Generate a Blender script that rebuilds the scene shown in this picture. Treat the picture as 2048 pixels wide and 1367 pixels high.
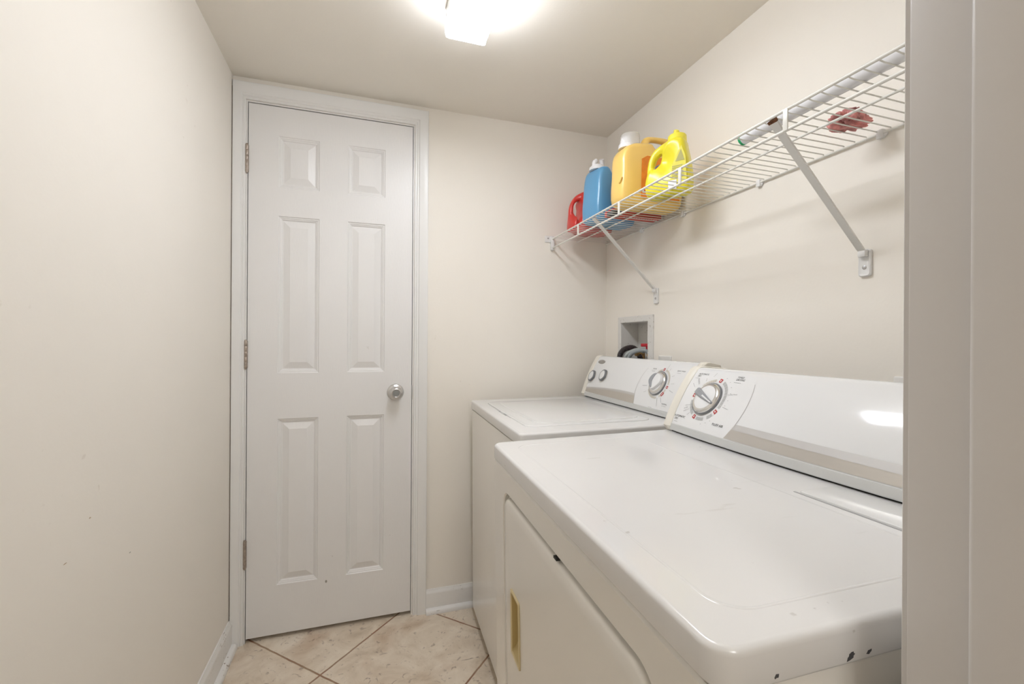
import bpy, bmesh, math, random
from mathutils import Vector, Matrix
random.seed(7)
PI = math.pi
SC = bpy.context.scene
COL = SC.collection
for o in list(bpy.data.objects): bpy.data.objects.remove(o)

# ------------------------------------------------------------------ camera
CAM = Vector((0.4849, -1.914, 1.1487))
yaw, pitch, roll = math.radians(17.9728), math.radians(0.0021), math.radians(0.3434)
F = Vector((math.sin(yaw)*math.cos(pitch), math.cos(yaw)*math.cos(pitch), math.sin(pitch)))
R = Vector((math.cos(yaw), -math.sin(yaw), 0)); U = R.cross(F)
R2 = R*math.cos(roll)+U*math.sin(roll); U2 = -R*math.sin(roll)+U*math.cos(roll)
cd = bpy.data.cameras.new('camera'); cam = bpy.data.objects.new('camera', cd); COL.objects.link(cam)
cd.sensor_width = 36; cd.sensor_fit = 'HORIZONTAL'; cd.lens = 891.6586/2048*36
cd.clip_start = 0.02; cd.clip_end = 50
M = Matrix((R2, U2, -F)).transposed().to_4x4(); M.translation = CAM
cam.matrix_world = M
SC.camera = cam

# ------------------------------------------------------------------ world, exposure
w = bpy.data.worlds.new('world'); SC.world = w; w.use_nodes = True
bg = w.node_tree.nodes['Background']; bg.inputs[0].default_value = (1.0, 0.97, 0.95, 1); bg.inputs[1].default_value = 0.26
SC.view_settings.view_transform = 'Standard'; SC.view_settings.look = 'None'
SC.view_settings.exposure = 0.33; SC.view_settings.gamma = 1; SC.view_settings.use_curve_mapping = False
LAMP = 25.0
HALL_FILL = 8.2

W, H = 1.5843, 2.1411
YN = -1.69     # room side of the wall with the open doorway

# ------------------------------------------------------------------ materials
def srgb(r, g, b):
    return tuple(((c/255/12.92) if c/255 <= .04045 else ((c/255+.055)/1.055)**2.4) for c in (r, g, b))+(1,)
def mat(name, col, rough=.5, metal=0, var=.03, scale=6, bump=0, bscale=200, coat=0, spec=.5, stretch=None, trans=0, alpha=1):
    m = bpy.data.materials.new(name); m.use_nodes = True; nt = m.node_tree; b = nt.nodes['Principled BSDF']
    b.inputs['Roughness'].default_value = rough; b.inputs['Metallic'].default_value = metal
    b.inputs['Specular IOR Level'].default_value = spec
    if coat: b.inputs['Coat Weight'].default_value = coat; b.inputs['Coat Roughness'].default_value = .06
    if trans: b.inputs['Transmission Weight'].default_value = trans
    tc = nt.nodes.new('ShaderNodeTexCoord'); mp = nt.nodes.new('ShaderNodeMapping'); nt.links.new(tc.outputs['Object'], mp.inputs[0])
    n = nt.nodes.new('ShaderNodeTexNoise'); n.inputs['Scale'].default_value = scale; n.inputs['Detail'].default_value = 5
    nt.links.new(mp.outputs[0], n.inputs['Vector'])
    r = nt.nodes.new('ShaderNodeValToRGB'); r.color_ramp.elements[0].position = .3; r.color_ramp.elements[1].position = .7
    r.color_ramp.elements[0].color = tuple(c*(1-var) for c in col[:3])+(1,)
    r.color_ramp.elements[1].color = tuple(min(1, c*(1+var)) for c in col[:3])+(1,)
    nt.links.new(n.outputs['Fac'], r.inputs[0]); nt.links.new(r.outputs[0], b.inputs['Base Color'])
    if bump:
        n2 = nt.nodes.new('ShaderNodeTexNoise'); n2.inputs['Scale'].default_value = bscale; n2.inputs['Detail'].default_value = 3
        mp2 = nt.nodes.new('ShaderNodeMapping'); nt.links.new(tc.outputs['Object'], mp2.inputs[0])
        if stretch: mp2.inputs['Scale'].default_value = stretch
        nt.links.new(mp2.outputs[0], n2.inputs['Vector'])
        bp = nt.nodes.new('ShaderNodeBump'); bp.inputs['Strength'].default_value = bump; bp.inputs['Distance'].default_value = .002
        nt.links.new(n2.outputs['Fac'], bp.inputs['Height']); nt.links.new(bp.outputs[0], b.inputs['Normal'])
    return m

def marks(m, col, scale, lo, hi, mask_scale=3, mask=.55, strength=.8, seed=0, stretch=(1, 1, 1)):
    """scuffs and stains with a shape of their own, mixed over the base colour"""
    nt = m.node_tree; b = nt.nodes['Principled BSDF']
    src = b.inputs['Base Color'].links[0].from_socket
    tc = nt.nodes.new('ShaderNodeTexCoord'); mp = nt.nodes.new('ShaderNodeMapping'); mp.inputs['Location'].default_value = (seed, seed*1.7, seed*.3)
    mp.inputs['Scale'].default_value = stretch
    nt.links.new(tc.outputs['Object'], mp.inputs[0])
    n = nt.nodes.new('ShaderNodeTexNoise'); n.inputs['Scale'].default_value = scale; n.inputs['Detail'].default_value = 6; nt.links.new(mp.outputs[0], n.inputs['Vector'])
    a = nt.nodes.new('ShaderNodeMapRange'); a.inputs[1].default_value = lo; a.inputs[2].default_value = hi; nt.links.new(n.outputs['Fac'], a.inputs[0])
    n2 = nt.nodes.new('ShaderNodeTexNoise'); n2.inputs['Scale'].default_value = mask_scale; nt.links.new(mp.outputs[0], n2.inputs['Vector'])
    a2 = nt.nodes.new('ShaderNodeMapRange'); a2.inputs[1].default_value = mask; a2.inputs[2].default_value = mask+.08; nt.links.new(n2.outputs['Fac'], a2.inputs[0])
    mu = nt.nodes.new('ShaderNodeMath'); mu.operation = 'MULTIPLY'; nt.links.new(a.outputs[0], mu.inputs[0]); nt.links.new(a2.outputs[0], mu.inputs[1])
    mu2 = nt.nodes.new('ShaderNodeMath'); mu2.operation = 'MULTIPLY'; nt.links.new(mu.outputs[0], mu2.inputs[0]); mu2.inputs[1].default_value = strength
    mx = nt.nodes.new('ShaderNodeMix'); mx.data_type = 'RGBA'
    nt.links.new(mu2.outputs[0], mx.inputs[0]); nt.links.new(src, mx.inputs[6]); mx.inputs[7].default_value = col
    nt.links.new(mx.outputs[2], b.inputs['Base Color'])

WALLC = (0.89, 0.84, 0.76, 1)
M_wall = mat('cream wall paint', WALLC, .55, var=.015, scale=2, bump=.10, bscale=120)
marks(M_wall, (.50, .41, .32, 1), 45, .68, .72, 2.2, .62, .25, 3)
M_ceil = mat('cream ceiling paint', (0.89, 0.84, 0.755, 1), .75, var=.012, scale=3, bump=.10, bscale=150)
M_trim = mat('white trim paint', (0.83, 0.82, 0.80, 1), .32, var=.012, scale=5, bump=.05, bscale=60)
M_trimworn = mat('worn white trim paint', (0.83, 0.81, 0.78, 1), .38, var=.02, scale=9, bump=.15, bscale=60)
marks(M_trimworn, (.25, .18, .12, 1), 55, .60, .64, 7, .52, .8, 1, (1, 1, 3))
M_door = mat('white door paint', (0.82, 0.805, 0.79, 1), .36, var=.01, scale=4, bump=.16, bscale=45, stretch=(9, 1, .8))
marks(M_door, (.35, .30, .26, 1), 30, .70, .73, 4, .6, .5, 5)
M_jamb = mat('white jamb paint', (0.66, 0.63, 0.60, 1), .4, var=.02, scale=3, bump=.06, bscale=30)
M_gap = mat('brown crack strip', (.20, .10, .055, 1), .9, var=.2, scale=40)
M_ename = mat('white enamel', (0.77, 0.765, 0.75, 1), .16, var=.008, scale=3, coat=.3)
M_enfront = mat('white enamel cabinet', (0.83, 0.80, 0.74, 1), .2, var=.008, scale=3, coat=.2)
M_entop = mat('scuffed white enamel', (0.77, 0.76, 0.745, 1), .22, var=.01, scale=3, coat=.35)
marks(M_entop, (.45, .42, .38, 1), 55, .70, .74, 5, .5, .5, 2)
marks(M_entop, (.60, .57, .53, 1), 30, .68, .72, 3, .5, .3, 9, (.4, 2, 1))
M_cons = mat('console white', (0.82, 0.82, 0.815, 1), .09, var=.004, coat=.3)
M_cream = mat('cream plastic', (0.82, 0.78, 0.69, 1), .38, var=.02, scale=8)
M_band = mat('brushed silver band', (0.60, 0.57, 0.53, 1), .30, .75, var=.02, scale=2)
M_bandline = mat('grey band edge', (0.50, 0.48, 0.46, 1), .35, .4)
M_strip = mat('silver trim strip', (0.70, 0.71, 0.70, 1), .38, .35, var=.02, bump=.15, bscale=20, stretch=(1, .1, 60))
M_dark = mat('dark gap', (.02, .018, .015, 1), .9)
M_rubber = mat('black rubber', (.03, .03, .03, 1), .7)
M_gray = mat('knob grey', (0.20, 0.205, 0.215, 1), .35)
M_midgray = mat('knob mid grey', (0.33, 0.34, 0.36, 1), .35)
M_silver = mat('knob silver', (0.72, 0.71, 0.69, 1), .18, .85)
M_white = mat('knob white', (0.84, 0.84, 0.84, 1), .25, coat=.3)
M_ink = mat('dark ink', (0.07, 0.07, 0.075, 1), .6)
M_inklt = mat('grey ink', (0.38, 0.38, 0.38, 1), .6)
M_red = mat('red ink', (0.50, 0.05, 0.05, 1), .5)
M_scaleg = mat('scale grey', (0.50, 0.50, 0.49, 1), .5)
M_scaleb = mat('scale beige', (0.62, 0.58, 0.50, 1), .5)
M_badge = mat('badge grey', (0.36, 0.34, 0.31, 1), .35, .5)
M_gold = mat('yellowed plastic', (0.66, 0.54, 0.30, 1), .35)
M_nickel = mat('satin nickel', (0.66, 0.65, 0.64, 1), .30, .95, var=.03)
M_hinge = mat('aged hinge metal', (0.42, 0.36, 0.31, 1), .42, .75, var=.2, scale=120)
M_steel = mat('latch steel', (0.45, 0.45, 0.45, 1), .3, .9)
M_wire = mat('white vinyl wire', (0.78, 0.76, 0.70, 1), .3, var=.02)
M_bracket = mat('white painted steel', (0.76, 0.745, 0.71, 1), .35)
M_rust = mat('rust', (.16, .06, .02, 1), .85, var=.5, scale=150)
M_clip = mat('white plastic clip', (0.80, 0.79, 0.77, 1), .35)
M_box = mat('utility box plastic', (0.72, 0.70, 0.66, 1), .4)
marks(M_box, (.35, .3, .25, 1), 90, .6, .66, 9, .5, .5, 2)
M_hose = mat('grey hose', (.33, .36, .37, 1), .4)
M_drain = mat('dark drain hose', (.045, .035, .035, 1), .4)
M_brass = mat('brass', (.55, .38, .18, 1), .3, .9)
M_valve = mat('red valve', (.55, .015, .03, 1), .35)
M_blue = mat('blue jug plastic', (0.13, 0.36, 0.60, 1), .28, var=.02, coat=.2)
M_orange = mat('amber jug plastic', (0.95, 0.64, 0.18, 1), .30, var=.02, coat=.2)
M_redj = mat('red jug plastic', (0.68, 0.045, 0.035, 1), .3, var=.02, coat=.2)
M_yel = mat('lemon jug plastic', (0.85, 0.74, 0.03, 1), .3, var=.02, coat=.2)
M_yelcap = mat('lemon cap', (0.90, 0.78, 0.07, 1), .35)
M_whitecap = mat('white cap', (0.85, 0.84, 0.84, 1), .35)
M_clear = mat('clear cup', (0.9, 0.9, 0.92, 1), .08, trans=.9)
M_cup = mat('translucent cup', (.85, .82, .78, 1), .15); M_cup.node_tree.nodes['Principled BSDF'].inputs['Alpha'].default_value = .38
M_lab_o = mat('orange label', (0.90, 0.27, 0.02, 1), .4, var=.15, scale=30)
M_lab_r = mat('label red', (0.60, 0.04, 0.03, 1), .4)
M_lab_b = mat('label blue', (0.05, 0.32, 0.60, 1), .4)
M_lab_w = mat('label white', (0.80, 0.80, 0.80, 1), .4)
M_lab_y = mat('label olive yellow', (0.42, 0.38, 0.10, 1), .5)
M_lab_l = mat('carton light blue', (0.50, 0.66, 0.80, 1), .5, var=.12, scale=25)
M_cartonred = mat('carton red', (0.62, 0.07, 0.05, 1), .5, var=.08, scale=30)
M_tube = mat('white roll', (0.80, 0.79, 0.80, 1), .2, var=.01)
M_green = mat('green end', (0.02, 0.42, 0.16, 1), .4)
M_pink = mat('dusty pink cloth', (0.60, 0.25, 0.23, 1), .8, var=.55, scale=38, bump=.3, bscale=300)
M_plate = mat('outlet white', (0.80, 0.78, 0.74, 1), .4)
M_screw = mat('screw steel', (.5, .5, .5, 1), .35, .9)

# floor: 45 degree stone tiles with brown grout
def floor_mat():
    m = bpy.data.materials.new('stone tile floor'); m.use_nodes = True; nt = m.node_tree; b = nt.nodes['Principled BSDF']
    L = nt.links.new; N = nt.nodes.new
    tc = N('ShaderNodeTexCoord'); sx = N('ShaderNodeSeparateXYZ'); L(tc.outputs['Object'], sx.inputs[0])
    def mth(op, a, c=None, d=None):
        n = N('ShaderNodeMath'); n.operation = op
        for i, v in enumerate((a, c, d)):
            if v is None: continue
            if isinstance(v, (int, float)): n.inputs[i].default_value = v
            else: L(v, n.inputs[i])
        return n.outputs[0]
    T = .465
    a = mth('MULTIPLY', mth('ADD', sx.outputs[0], sx.outputs[1]), .70711)
    c = mth('MULTIPLY', mth('SUBTRACT', sx.outputs[0], sx.outputs[1]), .70711)
    wob = N('ShaderNodeTexNoise'); wob.inputs['Scale'].default_value = 25; L(tc.outputs['Object'], wob.inputs['Vector'])
    wv = mth('MULTIPLY', mth('SUBTRACT', wob.outputs['Fac'], .5), .0035)
    def line(v, off):
        f = mth('FRACT', mth('DIVIDE', mth('ADD', mth('SUBTRACT', v, off), mth('ADD', wv, T*20)), T))
        return mth('MULTIPLY', mth('MINIMUM', f, mth('SUBTRACT', 1, f)), T)
    d = mth('MINIMUM', line(a, .058), line(c, .4185))
    g = N('ShaderNodeMapRange'); g.inputs[1].default_value = .0024; g.inputs[2].default_value = .0042; L(d, g.inputs[0])
    ida = mth('FLOOR', mth('DIVIDE', mth('SUBTRACT', a, .058), T)); idc = mth('FLOOR', mth('DIVIDE', mth('SUBTRACT', c, .4185), T))
    tid = mth('ADD', mth('MULTIPLY', ida, 7.3), mth('MULTIPLY', idc, 3.1))
    cx = N('ShaderNodeCombineXYZ'); L(sx.outputs[0], cx.inputs[0]); L(sx.outputs[1], cx.inputs[1]); L(tid, cx.inputs[2])
    n1 = N('ShaderNodeTexNoise'); n1.inputs['Scale'].default_value = 7; n1.inputs['Detail'].default_value = 9; n1.inputs['Roughness'].default_value = .65; n1.inputs['Distortion'].default_value = .8; L(cx.outputs[0], n1.inputs['Vector'])
    r1 = N('ShaderNodeValToRGB'); e = r1.color_ramp.elements
    e[0].position = .28; e[0].color = (.55, .44, .32, 1); e[1].position = .62; e[1].color = (.82, .72, .59, 1)
    x = e.new(.45); x.color = (.71, .60, .47, 1); x = e.new(.75); x.color = (.90, .82, .71, 1)
    L(n1.outputs['Fac'], r1.inputs[0])
    n2 = N('ShaderNodeTexNoise'); n2.inputs['Scale'].default_value = 22; n2.inputs['Detail'].default_value = 8; n2.inputs['Distortion'].default_value = 2.5; L(cx.outputs[0], n2.inputs['Vector'])
    r2 = N('ShaderNodeMapRange'); r2.inputs[1].default_value = .60; r2.inputs[2].default_value = .72; L(n2.outputs['Fac'], r2.inputs[0])
    m1 = N('ShaderNodeMix'); m1.data_type = 'RGBA'; L(mth('MULTIPLY', r2.outputs[0], .75), m1.inputs[0]); L(r1.outputs[0], m1.inputs[6]); m1.inputs[7].default_value = (.30, .22, .17, 1)
    n3 = N('ShaderNodeTexNoise'); n3.inputs['Scale'].default_value = 5; n3.inputs['Detail'].default_value = 3; L(tc.outputs['Object'], n3.inputs['Vector'])
    r3 = N('ShaderNodeMapRange'); r3.inputs[1].default_value = .56; r3.inputs[2].default_value = .70; L(n3.outputs['Fac'], r3.inputs[0])
    m2 = N('ShaderNodeMix'); m2.data_type = 'RGBA'; L(mth('MULTIPLY', r3.outputs[0], .35), m2.inputs[0]); L(m1.outputs[2], m2.inputs[6]); m2.inputs[7].default_value = (.46, .28, .15, 1)
    gn = N('ShaderNodeTexNoise'); gn.inputs['Scale'].default_value = 9; L(tc.outputs['Object'], gn.inputs['Vector'])
    gr = N('ShaderNodeValToRGB'); gr.color_ramp.elements[0].position = .4; gr.color_ramp.elements[1].position = .6
    gr.color_ramp.elements[0].color = (.30, .15, .085, 1); gr.color_ramp.elements[1].color = (.36, .24, .15, 1); L(gn.outputs['Fac'], gr.inputs[0])
    m3 = N('ShaderNodeMix'); m3.data_type = 'RGBA'; L(g.outputs[0], m3.inputs[0]); L(gr.outputs[0], m3.inputs[6]); L(m2.outputs[2], m3.inputs[7])
    L(m3.outputs[2], b.inputs['Base Color']); b.inputs['Roughness'].default_value = .42
    hb = mth('ADD', mth('MULTIPLY', g.outputs[0], .6), mth('MULTIPLY', n1.outputs['Fac'], .5))
    bp = N('ShaderNodeBump'); bp.inputs['Strength'].default_value = .5; bp.inputs['Distance'].default_value = .0025; L(hb, bp.inputs['Height']); L(bp.outputs[0], b.inputs['Normal'])
    return m
M_floor = floor_mat()

def lens_mat(LAMP, nm):
    m = bpy.data.materials.new(nm); m.use_nodes = True; nt = m.node_tree
    nt.nodes.remove(nt.nodes['Principled BSDF']); out = nt.nodes['Material Output']
    e = nt.nodes.new('ShaderNodeEmission'); e.inputs[0].default_value = (.925, .965, 1.04, 1); e.inputs[1].default_value = LAMP
    tc = nt.nodes.new('ShaderNodeTexCoord'); mp = nt.nodes.new('ShaderNodeMapping'); mp.inputs['Rotation'].default_value = (0, 0, PI/4); nt.links.new(tc.outputs['Object'], mp.inputs[0])
    ck = nt.nodes.new('ShaderNodeTexChecker'); ck.inputs['Scale'].default_value = 260; nt.links.new(mp.outputs[0], ck.inputs['Vector'])
    mr = nt.nodes.new('ShaderNodeMapRange'); nt.links.new(ck.outputs['Fac'], mr.inputs[0]); mr.inputs[3].default_value = LAMP*.8; mr.inputs[4].default_value = LAMP*1.1
    nt.links.new(mr.outputs[0], e.inputs[1]); nt.links.new(e.outputs[0], out.inputs[0])
    return m
M_lens = lens_mat(LAMP*1.05, 'prismatic lamp diffuser')
M_lensside = lens_mat(LAMP*.68, 'prismatic diffuser side')
M_endglow = lens_mat(LAMP*.28, 'glowing end cap')  # glow added to the end caps to lift the upper back wall

# ------------------------------------------------------------------ helpers
def link(name, bm, m, parent=None, smooth=0, loc=None):
    bmesh.ops.recalc_face_normals(bm, faces=bm.faces)
    me = bpy.data.meshes.new(name); bm.to_mesh(me); bm.free()
    o = bpy.data.objects.new(name, me); COL.objects.link(o)
    if m: me.materials.append(m)
    if smooth:
        for p in me.polygons: p.use_smooth = True
        me.set_sharp_from_angle(angle=math.radians(smooth))
    if parent: o.parent = parent
    if loc: o.location = loc
    return o
def tag(o, label, cat, group=None):
    o['label'] = label; o['category'] = cat
    if group: o['group'] = group
    return o
def struct(o): o['kind'] = 'structure'; return o
def empty(name, loc=(0, 0, 0), mtx=None):
    o = bpy.data.objects.new(name, None); COL.objects.link(o); o.empty_display_size = .05
    if mtx is not None: o.matrix_world = mtx
    else: o.location = loc
    return o
def origin(o):
    """move a top-level mesh's origin to the bottom centre of its own shape"""
    vs = [v.co for v in o.data.vertices]
    c = Vector(((min(v.x for v in vs)+max(v.x for v in vs))/2, (min(v.y for v in vs)+max(v.y for v in vs))/2, min(v.z for v in vs)))
    o.data.transform(Matrix.Translation(-c)); o.location = c
    return o
def bx(bm, x0, x1, y0, y1, z0, z1, bev=0, seg=2):
    g = bmesh.ops.create_cube(bm, size=1)
    vs = g['verts']
    for v in vs: v.co = Vector(((x0+x1)/2+v.co.x*(x1-x0), (y0+y1)/2+v.co.y*(y1-y0), (z0+z1)/2+v.co.z*(z1-z0)))
    if bev:
        es = list({e for v in vs for e in v.link_edges})
        bmesh.ops.bevel(bm, geom=es, offset=bev, segments=seg, profile=.5, affect='EDGES')
def box(name, x0, x1, y0, y1, z0, z1, m, parent=None, bev=0, seg=2):
    bm = bmesh.new(); bx(bm, x0, x1, y0, y1, z0, z1, bev, seg); return link(name, bm, m, parent, 35 if bev else 0)
def loft(bm, loops, cap0=True, cap1=True, closed=False):
    rows = [[bm.verts.new(p) for p in l] for l in loops]; n = len(rows[0])
    rng = range(len(rows)) if closed else range(len(rows)-1)
    for i in rng:
        a, b = rows[i], rows[(i+1) % len(rows)]
        for j in range(n): bm.faces.new((a[j], a[(j+1) % n], b[(j+1) % n], b[j]))
    if not closed:
        if cap0: bm.faces.new(rows[0][::-1])
        if cap1: bm.faces.new(rows[-1])
def rrect(x0, x1, y0, y1, r, n=6):
    p = []
    for cx, cy, a in ((x1-r, y1-r, 0), (x0+r, y1-r, 1), (x0+r, y0+r, 2), (x1-r, y0+r, 3)):
        for i in range(n+1):
            t = (a+i/n)*PI/2; p.append((cx+r*math.cos(t), cy+r*math.sin(t)))
    return p
def rslab(bm, x0, x1, y0, y1, z0, z1, r=.02, e=.01, eb=0, n=6):
    """box rounded in plan (r), with a rounded upper edge (e) and lower edge (eb)"""
    loops = []
    if eb:
        for i in range(3):
            t = i/3*PI/2; ins = eb*(1-math.sin(t)); loops.append([(x, y, z0+eb*(1-math.cos(t))) for x, y in rrect(x0+ins, x1-ins, y0+ins, y1-ins, max(r-ins, .001), n)])
    loops.append([(x, y, z0+eb) for x, y in rrect(x0, x1, y0, y1, r, n)])
    for i in range(6):
        t = i/5*PI/2; ins = e*(1-math.cos(t)); loops.append([(x, y, z1-e+e*math.sin(t)) for x, y in rrect(x0+ins, x1-ins, y0+ins, y1-ins, max(r-ins, .001), n)])
    loft(bm, loops)
def tube(bm, pts, r, n=10, caps=True):
    pts = [Vector(p) for p in pts]; loops = []
    up = Vector((0, 0, 1)); prev = None
    for i, p in enumerate(pts):
        d = (pts[min(i+1, len(pts)-1)]-pts[max(i-1, 0)]).normalized()
        if prev is None:
            a = d.cross(up if abs(d.z) < .9 else Vector((1, 0, 0))).normalized()
        else: a = (prev-d*prev.dot(d)).normalized()
        prev = a; b = d.cross(a); rr = r[i] if isinstance(r, (list, tuple)) else r
        loops.append([p+a*rr*math.cos(2*PI*k/n)+b*rr*math.sin(2*PI*k/n) for k in range(n)])
    loft(bm, loops, caps, caps)
def smoothpath(pts, n=8):
    P = [Vector(p) for p in pts]; out = []
    for i in range(len(P)-1):
        p0 = P[max(i-1, 0)]; p1 = P[i]; p2 = P[i+1]; p3 = P[min(i+2, len(P)-1)]
        for k in range(n):
            t = k/n; out.append(.5*((2*p1)+(p2-p0)*t+(2*p0-5*p1+4*p2-p3)*t*t+(3*p1-p0-3*p2+p3)*t**3))
    out.append(P[-1]); return out
def lathe(bm, prof, mtx=Matrix.Identity(4), n=40, cap0=True, cap1=True):
    """prof: list of (radius, height) turned about local z of mtx"""
    loft(bm, [[mtx @ Vector((r*math.cos(2*PI*k/n), r*math.sin(2*PI*k/n), h)) for k in range(n)] for r, h in prof], cap0, cap1)
def extrude_profile(bm, prof, y0, y1, axis='y'):
    f = {'y': lambda a, b, t: (a, t, b), 'x': lambda a, b, t: (t, a, b), 'z': lambda a, b, t: (a, b, t)}[axis]
    loft(bm, [[f(a, b, t) for a, b in prof] for t in (y0, y1)])

# ------------------------------------------------------------------ room shell
T = .10
# door opening in the back wall
DX0, DX1, DZ0, DZ1 = .0526, .6627, .017, 2.049
OX0, OX1, OZ = .047, .668, 2.055
bm = bmesh.new(); bx(bm, -.6, W+.6, -3.7, .35, -.08, 0); struct(link('floor', bm, M_floor))
bm = bmesh.new(); bx(bm, -T, W+T, YN-.12, .35, H, H+.08); struct(link('ceiling', bm, M_ceil))
bm = bmesh.new(); bx(bm, -T, OX0, 0, T, 0, H); bx(bm, OX1, W+T, 0, T, 0, H); bx(bm, OX0, OX1, 0, T, OZ, H)
bx(bm, -T, W+T, T, T+.04, 0, H); struct(link('wall_back', bm, M_wall))  # unseen slab added behind the door so its gaps stay dark
bm = bmesh.new(); bx(bm, -T, 0, YN-.12, 0, 0, H); struct(link('wall_left', bm, M_wall))
# right wall, with the hole for the recessed washer box
BY0, BY1, BZ0, BZ1 = -.343, -.142, 1.03, 1.237
bm = bmesh.new(); bx(bm, W, W+T, YN-.12, BY0, 0, H); bx(bm, W, W+T, BY1, 0, 0, H)
bx(bm, W, W+T, BY0, BY1, 0, BZ0); bx(bm, W, W+T, BY0, BY1, BZ1, H); bx(bm, W+T, W+T+.02, -.5, 0, .9, 1.4); struct(link('wall_right', bm, M_wall))
# front wall with the doorway the picture was taken from
JX0, JX1, JZ = .055, .866, 2.045
bm = bmesh.new(); bx(bm, JX1+.018, W, YN-.12, YN, 0, H); bx(bm, 0, JX0-.018, YN-.12, YN, 0, H); bx(bm, JX0-.018, JX1+.018, YN-.12, YN, JZ+.018, H)
struct(link('wall_front', bm, M_wall))

# hall outside the doorway
M_hall = mat('hall wall paint', (0.70, 0.66, 0.60, 1), .6, var=.015, scale=2)
YH = YN-.12
bm = bmesh.new(); bx(bm, -.6, W+.6, -3.8, -3.7, 0, 2.4); bx(bm, -.7, -.6, -3.7, YH, 0, 2.4); bx(bm, W+.6, W+.7, -3.7, YH, 0, 2.4)
bx(bm, -.6, JX0-.018, YH-.012, YH-.0005, 0, 2.4); bx(bm, JX1+.018, W+.6, YH-.012, YH-.0005, 0, 2.4); bx(bm, JX0-.018, JX1+.018, YH-.012, YH-.0005, JZ+.018, 2.4)
struct(link('wall_hall', bm, M_hall))
bm = bmesh.new(); bx(bm, -.7, W+.7, -3.8, YH-.0005, 2.4, 2.46); hc = struct(link('ceiling_hall', bm, M_ceil))

# ------------------------------------------------------------------ open doorway in front (door_2)
d2 = struct(empty('door_2', (JX1, YN-.06, 0)))
def inworld(o, p): o.parent = p; o.matrix_parent_inverse = p.matrix_world.inverted(); return o
bpy.context.view_layer.update()
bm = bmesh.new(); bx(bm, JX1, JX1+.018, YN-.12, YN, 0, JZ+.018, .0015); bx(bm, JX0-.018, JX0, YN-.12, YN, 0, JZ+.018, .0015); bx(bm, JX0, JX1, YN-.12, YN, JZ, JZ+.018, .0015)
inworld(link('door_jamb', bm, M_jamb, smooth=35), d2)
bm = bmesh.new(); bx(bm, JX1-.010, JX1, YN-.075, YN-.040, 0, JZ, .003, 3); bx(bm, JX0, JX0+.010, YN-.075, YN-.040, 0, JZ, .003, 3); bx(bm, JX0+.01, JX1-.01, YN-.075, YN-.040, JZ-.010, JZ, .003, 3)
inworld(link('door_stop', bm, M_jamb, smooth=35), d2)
def casing_leg(bm, x_in, sgn, y, z1, wd=.057, s=1, out=-1):
    """vertical colonial casing; s=+1 grows towards +x; out = direction it stands off the wall"""
    prof = [(0, 0), (0, .006), (.002, .0075), (.008, .0075), (.010, .0095), (.013, .0085), (.017, .0085), (.021, .0115), (.036, .014), (.050, .0165), (.055, .0165), (wd, .014), (wd, 0)]
    return [(x_in+s*a, y+out*b) for a, b in prof]
def casing_frame(bm, x0, x1, zt, y, wl, wr, wt, out=-1, zb=0):
    prof = [(0, 0), (0, .006), (.002, .0075), (.14, .0075), (.18, .0098), (.24, .0085), (.30, .0085), (.37, .0120), (.64, .0145), (.88, .0170), (.97, .0165), (1, .0140), (1, 0)]
    def leg(pts):
        loft(bm, pts)
    def row(f): return [f(a, b) for a, b in prof]
    g = lambda a, wdt: a if a < .01 else a*wdt
    # left leg, head, right leg with mitred corners
    A = row(lambda a, b: (x0-g(a, wl), y+out*b, zb)); B = row(lambda a, b: (x0-g(a, wl), y+out*b, zt+g(a, wt)))
    C = row(lambda a, b: (x1+g(a, wr), y+out*b, zt+g(a, wt))); D = row(lambda a, b: (x1+g(a, wr), y+out*b, zb))
    loft(bm, [A, B, C, D])
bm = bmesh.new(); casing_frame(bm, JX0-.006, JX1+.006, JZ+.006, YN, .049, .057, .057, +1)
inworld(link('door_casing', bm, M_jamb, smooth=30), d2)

# ------------------------------------------------------------------ six-panel door (door_1)
d1 = struct(empty('door_1', ((DX0+DX1)/2, 0, 0))); bpy.context.view_layer.update()
bm = bmesh.new()
xs = [DX0, .155, .302, .407, .552, DX1]; zs = [DZ0, .206, .847, 1.023, 1.630, 1.740, 1.938, DZ1]
YF = .001
for i in range(5):
    for j in range(7):
        a0, a1, b0, b1 = xs[i], xs[i+1], zs[j], zs[j+1]
        if i in (1, 3) and j in (1, 3, 5):
            steps = [(0, 0), (.003, .0035), (.006, .0035), (.009, .0060), (.012, .0068), (.015, .0105), (.018, .0105), (.040, .0030), (.042, .0022)]
            loops = [[(a0+s, YF+d, b0+s), (a1-s, YF+d, b0+s), (a1-s, YF+d, b1-s), (a0+s, YF+d, b1-s)] for s, d in steps]
            loft(bm, loops, False, True)
        else:
            bm.faces.new([bm.verts.new(p) for p in ((a0, YF, b0), (a1, YF, b0), (a1, YF, b1), (a0, YF, b1))])
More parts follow.
